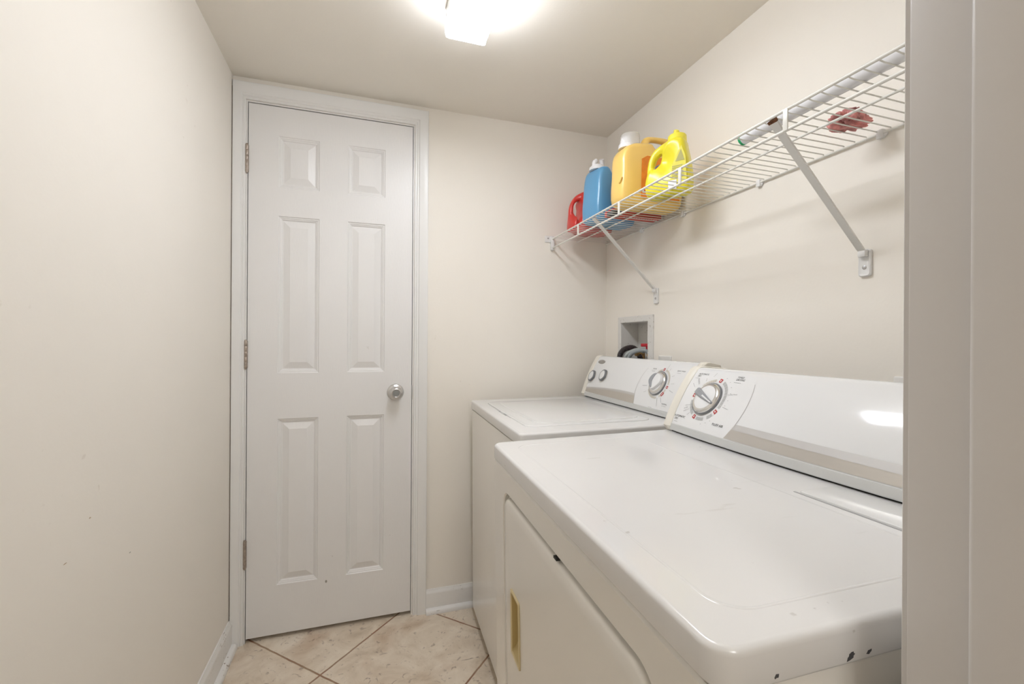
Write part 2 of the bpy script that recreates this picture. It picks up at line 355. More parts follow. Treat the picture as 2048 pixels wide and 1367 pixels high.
# sides and back
for q in (((DX0, YF, DZ0), (DX0, .036, DZ0), (DX0, .036, DZ1), (DX0, YF, DZ1)), ((DX1, YF, DZ0), (DX1, .036, DZ0), (DX1, .036, DZ1), (DX1, YF, DZ1)),
          ((DX0, YF, DZ0), (DX1, YF, DZ0), (DX1, .036, DZ0), (DX0, .036, DZ0)), ((DX0, YF, DZ1), (DX1, YF, DZ1), (DX1, .036, DZ1), (DX0, .036, DZ1)),
          ((DX0, .036, DZ0), (DX1, .036, DZ0), (DX1, .036, DZ1), (DX0, .036, DZ1))):
    bm.faces.new([bm.verts.new(p) for p in q])
bmesh.ops.remove_doubles(bm, verts=bm.verts, dist=1e-5)
leaf = inworld(link('door_leaf', bm, M_door), d1)
bm = bmesh.new(); casing_frame(bm, OX0-.002, OX1+.003, 2.058, 0, .0425, .0555, .0615)
inworld(link('door_casing', bm, M_trim, smooth=30), d1)
bm = bmesh.new(); bx(bm, OX0-.001, OX0+.003, -.001, T-.001, 0, OZ+.001); bx(bm, OX1-.003, OX1+.001, -.001, T-.001, 0, OZ+.001); bx(bm, OX0+.003, OX1-.003, -.001, T-.001, OZ-.003, OZ+.001)
bx(bm, OX0+.003, OX0+.016, .038, .07, 0, OZ-.003); bx(bm, OX1-.016, OX1-.003, .038, .07, 0, OZ-.003); bx(bm, OX0+.016, OX1-.016, .038, .07, OZ-.016, OZ-.003)
inworld(link('door_jamb', bm, M_trim), d1)
bm = bmesh.new(); bx(bm, 0.0003, .0028, -.009, -.0005, .12, 2.10); inworld(link('crack_strip', bm, M_gap), d1)  # brown strip added to show as the dark crack beside the left casing
for zc in (1.836, 1.096, .340):
    bm = bmesh.new(); x = .0500
    segs = [(-.051, -.031), (-.0303, -.0105), (-.0098, .0098), (.0105, .0303), (.031, .051)]
    for a, b in segs: lathe(bm, [(.0052, a), (.0056, a+.0008), (.0056, b-.0008), (.0052, b)], Matrix.Translation((x-.001, -.006, zc)), 16)
    lathe(bm, [(.0015, -.057), (.0042, -.0545), (.0046, -.0515), (.004, .051), (.0046, .0515), (.004, .055), (.001, .056)], Matrix.Translation((x-.001, -.006, zc)), 16)
    bx(bm, x-.004, x+.0045, -.0055, .010, zc-.050, zc+.050)
    inworld(link('hinge', bm, M_hinge, smooth=35), d1)
mk = Matrix.Translation((.597, 0, .938)) @ Matrix.Rotation(PI/2, 4, 'X')
bm = bmesh.new(); lathe(bm, [(.034, 0), (.034, .002), (.032, .005), (.0285, .007), (.024, .0085), (.0225, .010), (.012, .011)], mk, 48)
rose = inworld(link('rose', bm, M_nickel, smooth=30), d1)
bm = bmesh.new(); lathe(bm, [(.011, .008), (.0105, .020), (.013, .026), (.021, .032), (.0262, .040), (.0270, .046), (.0255, .053), (.0215, .058), (.0185, .0600), (.0165, .0603), (.0150, .0590), (.0135, .0570), (.0125, .0565), (.002, .0565)], mk, 48)
knob = inworld(link('knob', bm, M_nickel, smooth=25), d1)
bm = bmesh.new(); lathe(bm, [(.0122, .0560), (.0122, .0574), (.001, .0576)], mk, 32); ib = link('thumb_button', bm, mat('dull zinc', (.30, .31, .31, 1), .45, .8), smooth=30); inworld(ib, d1)
bm = bmesh.new(); bx(bm, DX1+.0005, OX1-.002, -.0025, .012, .905, .965, .0008); inworld(link('strike_plate', bm, M_steel, smooth=35), d1)

# ------------------------------------------------------------------ baseboards and shoe moulding
def base_prof(): return [(0, 0), (.012, 0), (.012, .078), (.0105, .083), (.007, .087), (.0055, .091), (.004, .095), (0, .095)]
def shoe_prof(): return [(.012, 0), (.030, 0), (.030, .005), (.0285, .012), (.0245, .017), (.018, .020), (.012, .0205)]
bm = bmesh.new()
loft(bm, [[(x, -a, b) for a, b in base_prof()] for x in (.7265, W)]); loft(bm, [[(x, -a, b) for a, b in shoe_prof()] for x in (.7255, W)])
struct(link('baseboard_back', bm, M_trimworn, smooth=30))
bm = bmesh.new()
loft(bm, [[(a, y, b*1.12) for a, b in base_prof()] for y in (-.016, YN)]); loft(bm, [[(a, y, b) for a, b in shoe_prof()] for y in (-.018, YN)])
struct(link('baseboard_left', bm, M_trimworn, smooth=30))
bm = bmesh.new()
loft(bm, [[(W-a, y, b) for a, b in base_prof()] for y in (-.031, YN)])
struct(link('baseboard_right', bm, M_trimworn, smooth=30))

# ------------------------------------------------------------------ ceiling light
lt = tag(empty('ceiling_light', (.768, -.88, H)), 'long narrow fluorescent wrap fixture glowing white on the ceiling', 'ceiling light'); bpy.context.view_layer.update()
LX0, LX1, LYA, LYB, LZ = .703, .828, -.575, -1.185, 2.064
bm = bmesh.new(); bx(bm, LX0-.001, LX1+.001, LYB+.005, LYA-.005, H-.030, H-.0005, .002)
inworld(link('mounting_pan', bm, M_trim, smooth=35), lt)
bm = bmesh.new(); pr = [(LX0+.001, H-.031), (LX0, LZ+.012), (LX0+.003, LZ+.003), (LX0+.012, LZ), (LX1-.012, LZ), (LX1-.003, LZ+.003), (LX1, LZ+.012), (LX1-.001, H-.031)]
loft(bm, [[(a, y, b) for a, b in pr] for y in (LYB+.004, LYA-.004)], False, False)
df = inworld(link('diffuser', bm, M_lens, smooth=20), lt); df.data.materials.append(M_lensside)
for p in df.data.polygons:
    if abs(p.normal.x) > .7: p.material_index = 1
M_end = mat('lamp end cap', (.85, .84, .82, 1), .4)
for y0, y1 in ((LYA-.004, LYA), (LYB, LYB+.004)):
    bm = bmesh.new(); pr2 = [(LX0-.001, H-.0005), (LX0-.001, LZ+.014), (LX0+.002, LZ+.001), (LX0+.010, LZ-.0015), (LX1-.010, LZ-.0015), (LX1-.002, LZ+.001), (LX1+.001, LZ+.014), (LX1+.001, H-.0005)]
    loft(bm, [[(a, y, b) for a, b in pr2] for y in (y0, y1)]); inworld(link('end_cap', bm, M_endglow), lt)

# fill light added in the hall behind the camera: an unseen globe on a stem
hl = tag(empty('hall_fill_light', (.62, -2.95, 2.30)), 'unseen white globe added in the hall as fill light', 'fill light'); bpy.context.view_layer.update()
bm = bmesh.new(); lathe(bm, [(.24*math.sin(i*PI/16)+.0005, -.24*math.cos(i*PI/16)) for i in range(17)], Matrix.Translation((.62, -2.95, 2.03)), 32)
mg = bpy.data.materials.new('fill light glow'); mg.use_nodes = True; nt = mg.node_tree; nt.nodes.remove(nt.nodes['Principled BSDF'])
e = nt.nodes.new('ShaderNodeEmission'); e.inputs[0].default_value = (1, .99, .98, 1); e.inputs[1].default_value = HALL_FILL; nt.links.new(e.outputs[0], nt.nodes['Material Output'].inputs[0])
inworld(link('fill_light_globe', bm, mg, smooth=60), hl)
bm = bmesh.new(); tube(bm, [(.62, -2.95, 2.268), (.62, -2.95, 2.37)], .008); lathe(bm, [(.05, 2.37), (.05, 2.395)], Matrix.Translation((.62, -2.95, 0)), 24); inworld(link('fill_light_stem', bm, M_trim, smooth=40), hl)

# ------------------------------------------------------------------ laundry machines
def frame_matrix(O, th, tu, tv, drop):
    u = Vector((math.cos(th), -math.sin(th), tu)).normalized(); y = Vector((math.sin(th), math.cos(th), -tv)); y = (y-u*y.dot(u)).normalized(); z = u.cross(y)
    m = Matrix((u, y, z)).transposed().to_4x4(); m.translation = Vector(O)-z*drop; return m
ZT = .885    # local height of the top surface above the machine's own origin

class Face:
    """front surface of a control console: (y, s) -> local point"""
    def __init__(s, uc, ut, zt, wd, bow): s.uc, s.ut, s.zt, s.wd, s.b = uc, ut, zt, wd, bow; s.L = math.hypot(ut-uc-.003, zt-.022)
    def bowat(s, y): return s.b*(1-((y+s.wd/2)/(s.wd/2))**2)
    def P(s, y, t):
        k = t/s.L; bo = s.bowat(y)*(1-k); bu = .006*4*k*(1-k)
        return Vector((s.uc+.003-bo+(s.ut-s.uc-.003)*k-bu*.85, y, ZT+.022+(s.zt-.022)*k+bu*.5))
    def N(s, y, t):
        a = (s.P(y, t+.002)-s.P(y, t-.002)); b = (s.P(y+.002, t)-s.P(y-.002, t)); n = a.cross(b).normalized()
        return n if n.x < 0 else -n
    def at(s, y, t, h=0): return s.P(y, t)+s.N(y, t)*h
    def mtx(s, y, t):
        """x axis to the viewer's right (-y), y axis up the face, z outward"""
        n = s.N(y, t); right = Vector((0, -1, 0)); right = (right-n*right.dot(n)).normalized(); up = n.cross(right)
        m = Matrix((right, up, n)).transposed().to_4x4(); m.translation = s.P(y, t); return m
    # decals are drawn in face coordinates: a to the right (-y), t up
def decal_quad(bm, F_, pts, h=.0004):
    """pts: convex polygon in (y, t)"""
    bm.faces.new([bm.verts.new(F_.at(y, t, h)) for y, t in pts])
def decal_line(bm, F_, y0, t0, y1, t1, wd=.0008, h=.0004, seg=1):
    d = Vector((y1-y0, t1-t0)); n = Vector((-d.y, d.x)).normalized()*wd/2
    for i in range(seg):
        a, b = i/seg, (i+1)/seg; ya, ta, yb, tb = y0+d.x*a, t0+d.y*a, y0+d.x*b, t0+d.y*b
        decal_quad(bm, F_, [(ya+n.x, ta+n.y), (yb+n.x, tb+n.y), (yb-n.x, tb-n.y), (ya-n.x, ta-n.y)], h)
def decal_arc(bm, F_, cy, ct, r0, r1, a0, a1, h=.0004, sy=1):
    n = max(2, int(abs(a1-a0)/6)+1)
    for i in range(n):
        A, B = math.radians(a0+(a1-a0)*i/n), math.radians(a0+(a1-a0)*(i+1)/n)
        decal_quad(bm, F_, [(cy-sy*r0*math.cos(A), ct+r0*math.sin(A)), (cy-sy*r1*math.cos(A), ct+r1*math.sin(A)), (cy-sy*r1*math.cos(B), ct+r1*math.sin(B)), (cy-sy*r0*math.cos(B), ct+r0*math.sin(B))], h)
_tc = {}
def text_mesh(s):
    if s in _tc: return _tc[s]
    c = bpy.data.curves.new('t', 'FONT'); c.body = s; c.size = 1; c.resolution_u = 3
    o = bpy.data.objects.new('t', c); COL.objects.link(o); bpy.context.view_layer.update()
    ev = o.evaluated_get(bpy.context.evaluated_depsgraph_get()); me = ev.to_mesh()
    vs = [v.co.copy() for v in me.vertices]; fs = [list(p.vertices) for p in me.polygons]; ev.to_mesh_clear()
    bpy.data.objects.remove(o); bpy.data.curves.remove(c)
    _tc[s] = (vs, fs, max(v.x for v in vs)); return _tc[s]
def decal_text(bm, F_, s, y, t, size, ang=0, h=.0004, xs=1.0, align='L'):
    vs, fs, wd = text_mesh(s); ca, sa = math.cos(math.radians(ang)), math.sin(math.radians(ang)); off = {'L': 0, 'C': wd/2, 'R': wd}[align]
    V = []
    for v in vs:
        a, b = (v.x-off)*size*xs, v.y*size
        V.append(bm.verts.new(F_.at(y-(a*ca-b*sa), t+a*sa+b*ca, h)))
    for f in fs:
        try: bm.faces.new([V[i] for i in f])
        except ValueError: pass

def cabinet(root, wd, depth, dryer):
    top_t = .034
    # cabinet
    bm = bmesh.new(); z0, z1 = .025, ZT-top_t-.0035
    fr = 0.010 if dryer else 0.0
    rslab(bm, .003+fr, depth-.01, -wd+.006, -.006, z0, z1, .012, .002)
    if dryer:
        # front panel with the rounded opening for the door
        oy0, oy1, oz0, oz1 = -.664, -.090, .21, ZT-.084
        def lp(a0, a1, b0, b1, r, x): return [(x, p, q) for p, q in rrect(a0, a1, b0, b1, r, 8)]
        loft(bm, [lp(-wd+.006, -.006, z0, z1, .004, .014), lp(-wd+.006, -.006, z0, z1, .004, .005), lp(-wd+.009, -.009, z0+.003, z1-.003, .004, .002),
                  lp(oy0-.003, oy1+.003, oz0-.003, oz1+.003, .040, .002), lp(oy0, oy1, oz0, oz1, .038, .005), lp(oy0, oy1, oz0, oz1, .038, .0135)], False, False)
    link('cabinet', bm, M_enfront, root, 30)
    bm = bmesh.new(); bx(bm, .0065, depth-.02, -wd+.010, -.010, ZT-top_t-.006, ZT-top_t+.004); link('seam_dark_strip', bm, M_dark, root)  # dark strip put in for the shaded seam under the top panel
    bm = bmesh.new(); rslab(bm, 0, depth, -wd, 0, ZT-top_t, ZT, .024 if dryer else .014, .0065, .003, 8)
    top = link('top_panel', bm, M_entop, root, 40)
    for x in (.05, depth-.06):
        for y in (-.06, -wd+.06):
            bm = bmesh.new(); lathe(bm, [(.018, -.004 if x < .1 else -.012), (.018, .008), (.008, .009), (.008, .03)], Matrix.Translation((x, y, 0)), 16); link('levelling_foot', bm, M_rubber, root, 35)
    return top
def console(root, F_, wd, depth):
    # body: cross-section swept along y, following the bow
    ys = [-.022-(wd-.044)*i/20 for i in range(21)]
    loops = []
    for y in ys:
        p = [F_.P(y, F_.L*k/8) for k in range(9)]
        top = p[-1]; loops.append([Vector((p[0].x+.004, y, ZT+.004))]+p+[Vector((top.x+.006, y, top.z+.004)), Vector((top.x+.014, y, top.z+.0055)), Vector((depth-.012, y, top.z-.004)), Vector((depth-.004, y, top.z-.012)), Vector((depth-.004, y, ZT+.004))])
    bm = bmesh.new(); loft(bm, loops); body = link('console', bm, M_cons, root, 30)
    # silver strip along the foot
    loops = []
    for y in ys:
        q = F_.P(y, 0).x
        loops.append([Vector((q+.004, y, ZT+.0035)), Vector((q-.0035, y, ZT+.0035)), Vector((q-.0050, y, ZT+.006)), Vector((q-.0042, y, ZT+.0125)), Vector((q-.0026, y, ZT+.0205)), Vector((q+.001, y, ZT+.0222)), Vector((q+.004, y, ZT+.02))])
    bm = bmesh.new(); loft(bm, loops); link('trim_strip', bm, M_strip, body, 30)
    bm = bmesh.new(); loops = [[Vector((F_.P(y, 0).x+.001, y, ZT-.002)), Vector((F_.P(y, 0).x+.02, y, ZT-.002)), Vector((F_.P(y, 0).x+.02, y, ZT+.006)), Vector((F_.P(y, 0).x+.001, y, ZT+.006))] for y in ys]
    loft(bm, loops); link('shadow_gap_strip', bm, M_dark, body)  # near-black strip standing for the shade under the console foot
    # end caps in cream plastic
    for ya, yb, sgn in ((-.025, .005, 1), (-wd+.023, -wd-.002, -1)):
        loops = []
        for f, ins in ((0, 0), (.12, -.003), (.5, -.0045), (.85, -.003), (1, .002)):
            y = ya+(yb-ya)*f
            p = [F_.P(ya, F_.L*k/8)+Vector((ins-.001, 0, 0)) for k in range(9)]
            q0 = Vector((p[0].x-.004, y, ZT+.014)); q1 = Vector((p[0].x+.004, y, ZT+.001-ins*.0))
            lst = [q1, q0]+[Vector((a.x, y, a.z-ins*.4)) for a in p]
            t = lst[-1]; lst += [Vector((t.x+.010, y, t.z+.0062)), Vector((t.x+.022, y, t.z+.0072)), Vector((depth-.008, y, t.z-.001)), Vector((depth-.002-max(ins, 0), y, t.z-.012)), Vector((depth-.002-max(ins, 0), y, ZT+.001))]
            loops.append(lst)
        bm = bmesh.new(); loft(bm, loops); link('end_cap', bm, M_cream, body, 35)
    return body
def big_knob(F_, body, cy, ct, kind):
    m = F_.mtx(cy, ct)
    bm = bmesh.new(); lathe(bm, [(.0435, 0), (.0440, .002), (.0425, .004), (.040, .0045)], m, 56); k = link('timer_knob', bm, M_gray, body, 30)
    bm = bmesh.new(); lathe(bm, [(.0410, .0040), (.0405, .0052), (.0375, .0078), (.0335, .0092), (.031, .0090)], m, 56); link('bezel_ring', bm, M_silver, k, 30)
    bm = bmesh.new(); lathe(bm, [(.0320, .007), (.0318, .0090), (.0290, .0100), (.020, .0106), (.001, .0108)], m, 56); link('knob_face', bm, M_white, k, 30)
    if kind == 'D':
        # tapered grey grip bar across the dial
        rot = m @ Matrix.Rotation(math.radians(-21.5), 4, 'Z')      # bar local x runs upper-left -> lower-right
        sec = [(-.0465, .0080), (-.041, .0105), (-.025, .0105), (.0, .0078), (.024, .0050), (.036, .0036)]
        def bar(sec, h0, h1, sl, mt, nm, par, ws=1):
            bm = bmesh.new(); loops = []
            for i, (x, wv) in enumerate(sec):
                hh = h1[i]; wv *= ws
                loops.append([rot @ Vector(p) for p in ((x, -wv, h0), (x, -wv*sl, hh-.002), (x, -wv*sl*.7, hh), (x, wv*sl*.7, hh), (x, wv*sl, hh-.002), (x, wv, h0))])
            loft(bm, loops); return link(nm, bm, mt, par, 30)
        g = bar(sec, .004, [.0085, .0120, .0150, .0160, .0145, .0115], .82, M_midgray, 'grip_bar', k)
        bm = bmesh.new()
        loft(bm, [[rot @ Vector(p) for p in ((x, -wv, h), (x, wv, h), (x, wv, h+.0012), (x, -wv, h+.0012))] for x, wv, h in ((-.002, .0020, .0157), (.015, .0016, .0150), (.034, .0012, .0118))]); link('pointer_line', bm, M_white, k)
    else:
        out = []
        def tear(sc, h, n=40):
            pts = []
            for i in range(n):
                a = 2*PI*i/n; x, y = math.cos(a), math.sin(a)
                rr = .0285 if y > 0 else .0285*(1+.10*(-y)**6)
                x *= 1 if y > 0 else (1-.42*(-y)**1.6)
                pts.append(m @ Vector((.001+x*rr*sc*1.08, .003+y*rr*sc*.96, h)))
            return pts
        bm = bmesh.new(); loft(bm, [tear(1.05, .0095), tear(1.03, .0150), tear(.98, .0185), tear(.90, .0195)]); link('grip', bm, M_white, k, 35)
        o_, q_ = [], []
        for i in range(19):
            a = math.radians(97+i*8.6); x, y = math.cos(a), math.sin(a)
            rr = .0280 if y > 0 else .0280*(1+.10*(-y)**6); f = 1 if y > 0 else (1-.42*(-y)**1.6)
            o_.append((.001+x*f*rr*1.06, .003+y*rr*.94)); wd_ = .0200*math.sin(PI*min(1, (i+1.5)/20))**.7; q_.append((.001+x*f*rr*1.06+wd_, .003+y*rr*.94*.98))
        bm = bmesh.new(); rows = []
        for (ax, ay), (qx, qy) in zip(o_, q_): rows.append([m @ Vector((ax, ay, .0192)), m @ Vector((ax, ay, .0206)), m @ Vector((qx, qy, .0206)), m @ Vector((qx, qy, .0192))])
        loft(bm, rows); link('grip_inlay', bm, M_midgray, k, 30)
    return k
def small_knob(F_, body, cy, ct):
    m = F_.mtx(cy, ct)
    def lens(sc, h, n=32, dy=0):
        out = []
        for i in range(n):
            a = 2*PI*i/n; x, y = math.cos(a), math.sin(a)
            x, y = .0250*abs(x)**1.0*(1 if x > 0 else -1), .0265*abs(y)**1.45*(1 if y > 0 else -1)
            q = math.radians(-16); x, y = x*math.cos(q)-y*math.sin(q), x*math.sin(q)+y*math.cos(q)
            out.append(m @ Vector((x*sc, y*sc+dy, h)))
        return out
    bm = bmesh.new(); lathe(bm, [(.026, 0), (.0255, .0015), (.022, .002)], m, 36); k = link('selector_knob', bm, M_scaleb, body, 30)
    bm = bmesh.new(); loft(bm, [lens(1.0, .0015), lens(1.0, .0085), lens(.96, .0100), lens(.80, .0102)]); link('knob_rim', bm, M_gray, k, 35)
    bm = bmesh.new(); loft(bm, [lens(.76, .0095), lens(.74, .0110), lens(.55, .0118)]); link('knob_face', bm, M_silver if False else M_white, k, 35)

# ---- washer
mw = frame_matrix((.9, -.0733, .903), .0351, .0103, -.002, ZT)
WW, WDp = .709, .655
washer = tag(empty('washing_machine', mtx=mw), 'white top-loading washing machine in the corner by the door, lid closed', 'washing machine')
bpy.context.view_layer.update()
cabinet(washer, WW, WDp, False)
bm = bmesh.new(); rslab(bm, .046, .462, -.632, -.095, ZT-.002, ZT+.0035, .035, .0035, 0, 8); lid = link('lid', bm, M_ename, washer, 40)
bm = bmesh.new(); rslab(bm, .085, .445, -.60, -.125, ZT+.0030, ZT+.0052, .045, .002, 0, 8); link('lid_emboss', bm, M_ename, lid, 40)
bm = bmesh.new(); bx(bm, .0440, .0462, -.46, -.14, ZT-.001, ZT+.0006); link('lid_slot', bm, M_inklt, washer)
bm = bmesh.new(); bx(bm, .0395, .0500, -.418, -.320, ZT-.0005, ZT+.0012, .0005); lat = link('finger_recess', bm, M_scaleg, lid)
for ya_, yb_ in ((-.415, -.385), (-.335, -.322)):
    bm = bmesh.new(); bx(bm, .0405, .0455, ya_, yb_, ZT, ZT+.0018, .0004); link('catch', bm, M_gray, lat)
FW = Face(.5125, .587, .174, WW, 0)
cb = console(washer, FW, WW, WDp)
KY, KT = -.535, .087
# silver band ending at the dial panel's arc
def band(F_, y_of, lo, hi, n, body, name='silver_band', m=None, h=.0005):
    bm = bmesh.new(); rows = []
    for i in range(n+1):
        f = i/n; t0, t1 = lo(f), hi(f)
        y0, y1 = y_of(f, 0), y_of(f, 1); rows.append([bm.verts.new(F_.at(y0+(y1-y0)*k/4, t0+(t1-t0)*k/4, h)) for k in range(5)])
    for i in range(n):
        for k in range(4): bm.faces.new((rows[i][k], rows[i+1][k], rows[i+1][k+1], rows[i][k+1]))
    return link(name, bm, m or M_band, body, 40)
def arcx_w(t): return -.56+math.sqrt(max(0, .146**2-(t-.060)**2))          # far edge of the dial panel on the washer
band(FW, lambda f, k: -.024+(arcx_w(.001 if k == 0 else .036)-.0005+.024)*f, lambda f: .0005, lambda f: .021+.016*math.sin(f*PI*.62)/math.sin(PI*.62)*.95, 24, cb)
bm = bmesh.new()
pts = [(arcx_w(.001+.138*i/24), .001+.138*i/24) for i in range(25)]
for a, b in zip(pts, pts[1:]): decal_line(bm, FW, a[0], a[1], b[0], b[1], .0012)
link('panel_outline', bm, M_bandline, cb)
def tiny(bm, F_, y, t, length, ang=0, rows=1, hgt=.0012, gap=.003, rnd=None):
    """a line of print too small to read: short dashes"""
    ca, sa = math.cos(math.radians(ang)), math.sin(math.radians(ang))
    for r in range(rows):
        a = 0; rr = random.Random(int(abs(y*1e4)+abs(t*1e5)+r))
        while a < length:
            wl = rr.uniform(.0018, .0045); b = min(a+wl, length); bb = -r*gap
            decal_line(bm, F_, y-(a*ca-bb*sa), t+a*sa+bb*ca, y-(b*ca-bb*sa), t+b*sa+bb*ca, hgt); a = b+.0011
bm = bmesh.new(); decal_text(bm, FW, 'CASUAL', -.478, .1370, .0065, align='C'); link('lettering', bm, M_ink, cb)
bm = bmesh.new(); decal_text(bm, FW, 'QUICK WASH', -.603, .1375, .0065); link('lettering', bm, M_ink, cb)
bm = bmesh.new(); decal_text(bm, FW, 'NORMAL', -.588, .0190, .0068); link('lettering', bm, M_ink, cb)
bm = bmesh.new(); tiny(bm, FW, -.462, .1320, .022); link('fine_print', bm, M_inklt, cb)
bm = bmesh.new(); tiny(bm, FW, -.468, .1275, .018); link('fine_print', bm, M_inklt, cb)
bm = bmesh.new(); tiny(bm, FW, -.606, .1315, .020); link('fine_print', bm, M_inklt, cb)
bm = bmesh.new(); tiny(bm, FW, -.590, .0145, .024); link('fine_print', bm, M_inklt, cb)
bm = bmesh.new(); tiny(bm, FW, -.604, .069, .022, -15, hgt=.0018); link('fine_print', bm, M_inklt, cb)
bm = bmesh.new(); tiny(bm, FW, -.600, .091, .017, 8); link('fine_print', bm, M_inklt, cb)
bm = bmesh.new(); tiny(bm, FW, -.590, .117, .012, 25); link('fine_print', bm, M_inklt, cb)
bm = bmesh.new(); tiny(bm, FW, -.562, .137, .010, 58, hgt=.0016); link('fine_print', bm, M_inklt, cb)
bm = bmesh.new(); tiny(bm, FW, -.546, .136, .027, 78, hgt=.0014); link('fine_print', bm, M_inklt, cb)
bm = bmesh.new(); tiny(bm, FW, -.448, .0705, .027, 6, hgt=.0020); link('fine_print', bm, M_inklt, cb)
bm = bmesh.new(); tiny(bm, FW, -.467, .0473, .017, 22); link('fine_print', bm, M_inklt, cb)
bm = bmesh.new(); tiny(bm, FW, -.572, .0402, .019, -58, hgt=.0016); link('fine_print', bm, M_inklt, cb)
bm = bmesh.new(); tiny(bm, FW, -.555, .0362, .029, -72, hgt=.0018); link('fine_print', bm, M_inklt, cb)
bm = bmesh.new(); tiny(bm, FW, -.520, .002, .020); link('fine_print', bm, M_inklt, cb)
def dialscale(F_, body, cy, ct, spec, red):
    for grp, st, gp, r0, r1, mm in ((spec[0], 6.5, 7.2, .0475, .0545, M_scaleb), (spec[1], 9, 9.6, .0480, .0560, M_scaleg)):
        for a0, a1 in grp:
            bm = bmesh.new(); a = a0
            while a < a1-.5: decal_arc(bm, F_, cy, ct, r0, r1, a, min(a+st, a1)); a += gp
            link('dial_scale', bm, mm, body)
    for a in red:
        bm = bmesh.new(); decal_arc(bm, F_, cy, ct, .0475, .0575, a-5, a+5, .0006); om = link('off_mark', bm, M_red, body)
        bm = bmesh.new(); decal_arc(bm, F_, cy, ct, .0500, .0545, a-1.6, a+1.6, .0008); link('off_mark_centre', bm, M_white, om)
dialscale(FW, cb, KY, KT, ([(-150, -75), (-60, -20), (0, 78), (100, 125)], []), [-10, -38, -44+0, 92])
big_knob(FW, cb, KY+.004, KT, 'W')
small_knob(FW, cb, -.0485, .073); small_knob(FW, cb, -.145, .083)
bm = bmesh.new(); mb = FW.mtx(-.071, .145)
loft(bm, [[mb @ Vector((.030*s*math.cos(a*PI/20), .0098*s*math.sin(a*PI/20), h)) for a in range(40)] for s, h in ((1, 0), (1, .0016), (.93, .002))]); badge = link('oval_badge', bm, M_badge, cb, 30)
bm = bmesh.new()
for i in range(40):
    a, b = i*PI/20, (i+1)*PI/20
    bm.faces.new([bm.verts.new(mb @ Vector((.030*s*math.cos(t), .0098*s*math.sin(t), .0022))) for s, t in ((.84, a), (.84, b), (.78, b), (.78, a))])
for i in range(16):
    a, b = math.radians(-150+i*19), math.radians(-150+(i+1)*19)
    bm.faces.new([bm.verts.new(mb @ Vector((-.004+.011*s*math.cos(t), .0045*s*math.sin(t), .0022))) for s, t in ((1, a), (1, b), (.75, b), (.75, a))])
link('badge_ring', bm, M_scaleg, badge)

# ---- dryer
md = frame_matrix((.768, -.894, .9106), .039, .0193, .0039, ZT)
DW, DDp = .750, .66
dryer = tag(empty('clothes_dryer', mtx=md), 'white front-loading clothes dryer in the foreground with scuffed top', 'dryer')
bpy.context.view_layer.update()
cabinet(dryer, DW, DDp, True)
bm = bmesh.new()
oy0, oy1, oz0, oz1 = -.664, -.090, .21, ZT-.084
def lp(i, r, x): return [(x, p, q) for p, q in rrect(oy0+i, oy1-i, oz0+i, oz1-i, r, 8)]
loft(bm, [lp(.0075, .034, .0132), lp(.0075, .034, .006), lp(.0095, .033, .0025), lp(.014, .030, .0005), lp(.03, .02, -.0005),
    [(-.0005, p, q) for p, q in rrect(-.2145, -.1575, ZT-.3905, ZT-.2635, .004, 8)]], True, False)
dd = link('door', bm, M_enfront, dryer, 40)
# recessed pull with its cream surround
hy0, hy1, hz0, hz1 = -.216, -.156, ZT-.392, ZT-.262
def hp(i, x, r, top=0): return [(x, p, q) for p, q in rrect(hy0+i, hy1-i, hz0+i+top, hz1-i-top, r, 8)]
bm = bmesh.new(); loft(bm, [hp(.0015, .001, .003), hp(0, -.0012, .004), hp(.001, -.0034, .004), hp(.005, -.0034, .003), hp(.0065, -.0015, .003)], False, False)
h = link('pull_handle', bm, M_gold, dd, 30)
bm = bmesh.new(); loft(bm, [hp(.0060, -.0016, .003), hp(.0070, .006, .003, .006), hp(.0080, .0125, .003, .020)], False, True)
link('pull_recess', bm, mat('yellowed recess plastic', (.60, .47, .22, 1), .4), h)
bm = bmesh.new(); bx(bm, -.0005, .006, -.412, -.400, oz1-.004, oz1-.0005); link('strike_slot', bm, M_dark, dd)
# lint lid seam and embossed border on the top
bm = bmesh.new(); rslab(bm, .372, .448, -.735, -.487, ZT-.001, ZT+.0018, .006, .0016, 0, 4); ll = link('lint_screen_lid', bm, M_ename, dryer, 40)
bm = bmesh.new(); bx(bm, .3655, .3690, -.735, -.484, ZT-.001, ZT+.0005); link('lid_groove', bm, M_inklt, ll)
bm = bmesh.new()
outer = rrect(.040, .345, -.712, -.050, .035, 8); cx_, cy_ = .19, -.38
def ring(off, z): return [(x, y, z) for x, y in rrect(.040+off, .350-off, -.712+off, -.050-off, .035-off*.5, 8)]
loft(bm, [ring(0, ZT-.0005), ring(.001, ZT+.0003), ring(.004, ZT+.0004), ring(.006, ZT-.0005)], False, False)
link('embossed_border', bm, M_entop, dryer, 40)
for u_, y_, a_, b_ in ((.13, -.7512, .012, .005), (.150, -.7512, .007, .003), (.053, -.7512, .005, .003)):
    bm = bmesh.new(); rr = random.Random(int(u_*1000)); rad = [rr.uniform(.45, 1) for _ in range(13)]
    rim = lambda k, yy: [(u_+k*q*a_*.55*math.cos(t*2*PI/13), yy, ZT-.027+k*q*b_*.75*math.sin(t*2*PI/13)+k*q*a_*.18*math.cos(t*2*PI/13)) for t, q in enumerate(rad)]
    loft(bm, [rim(1, -.7499), rim(.85, -.7503)]); link('paint_chip', bm, M_ink, dryer)
FD = Face(.4745, .558, .157, DW, .018)
cb = console(dryer, FD, DW, DDp)
def arcx_d(t): return -.118-math.sqrt(max(0, .129**2-(t-.075)**2))
bm = bmesh.new(); pts = [(arcx_d(.001+.130*i/24), .001+.130*i/24) for i in range(25)]
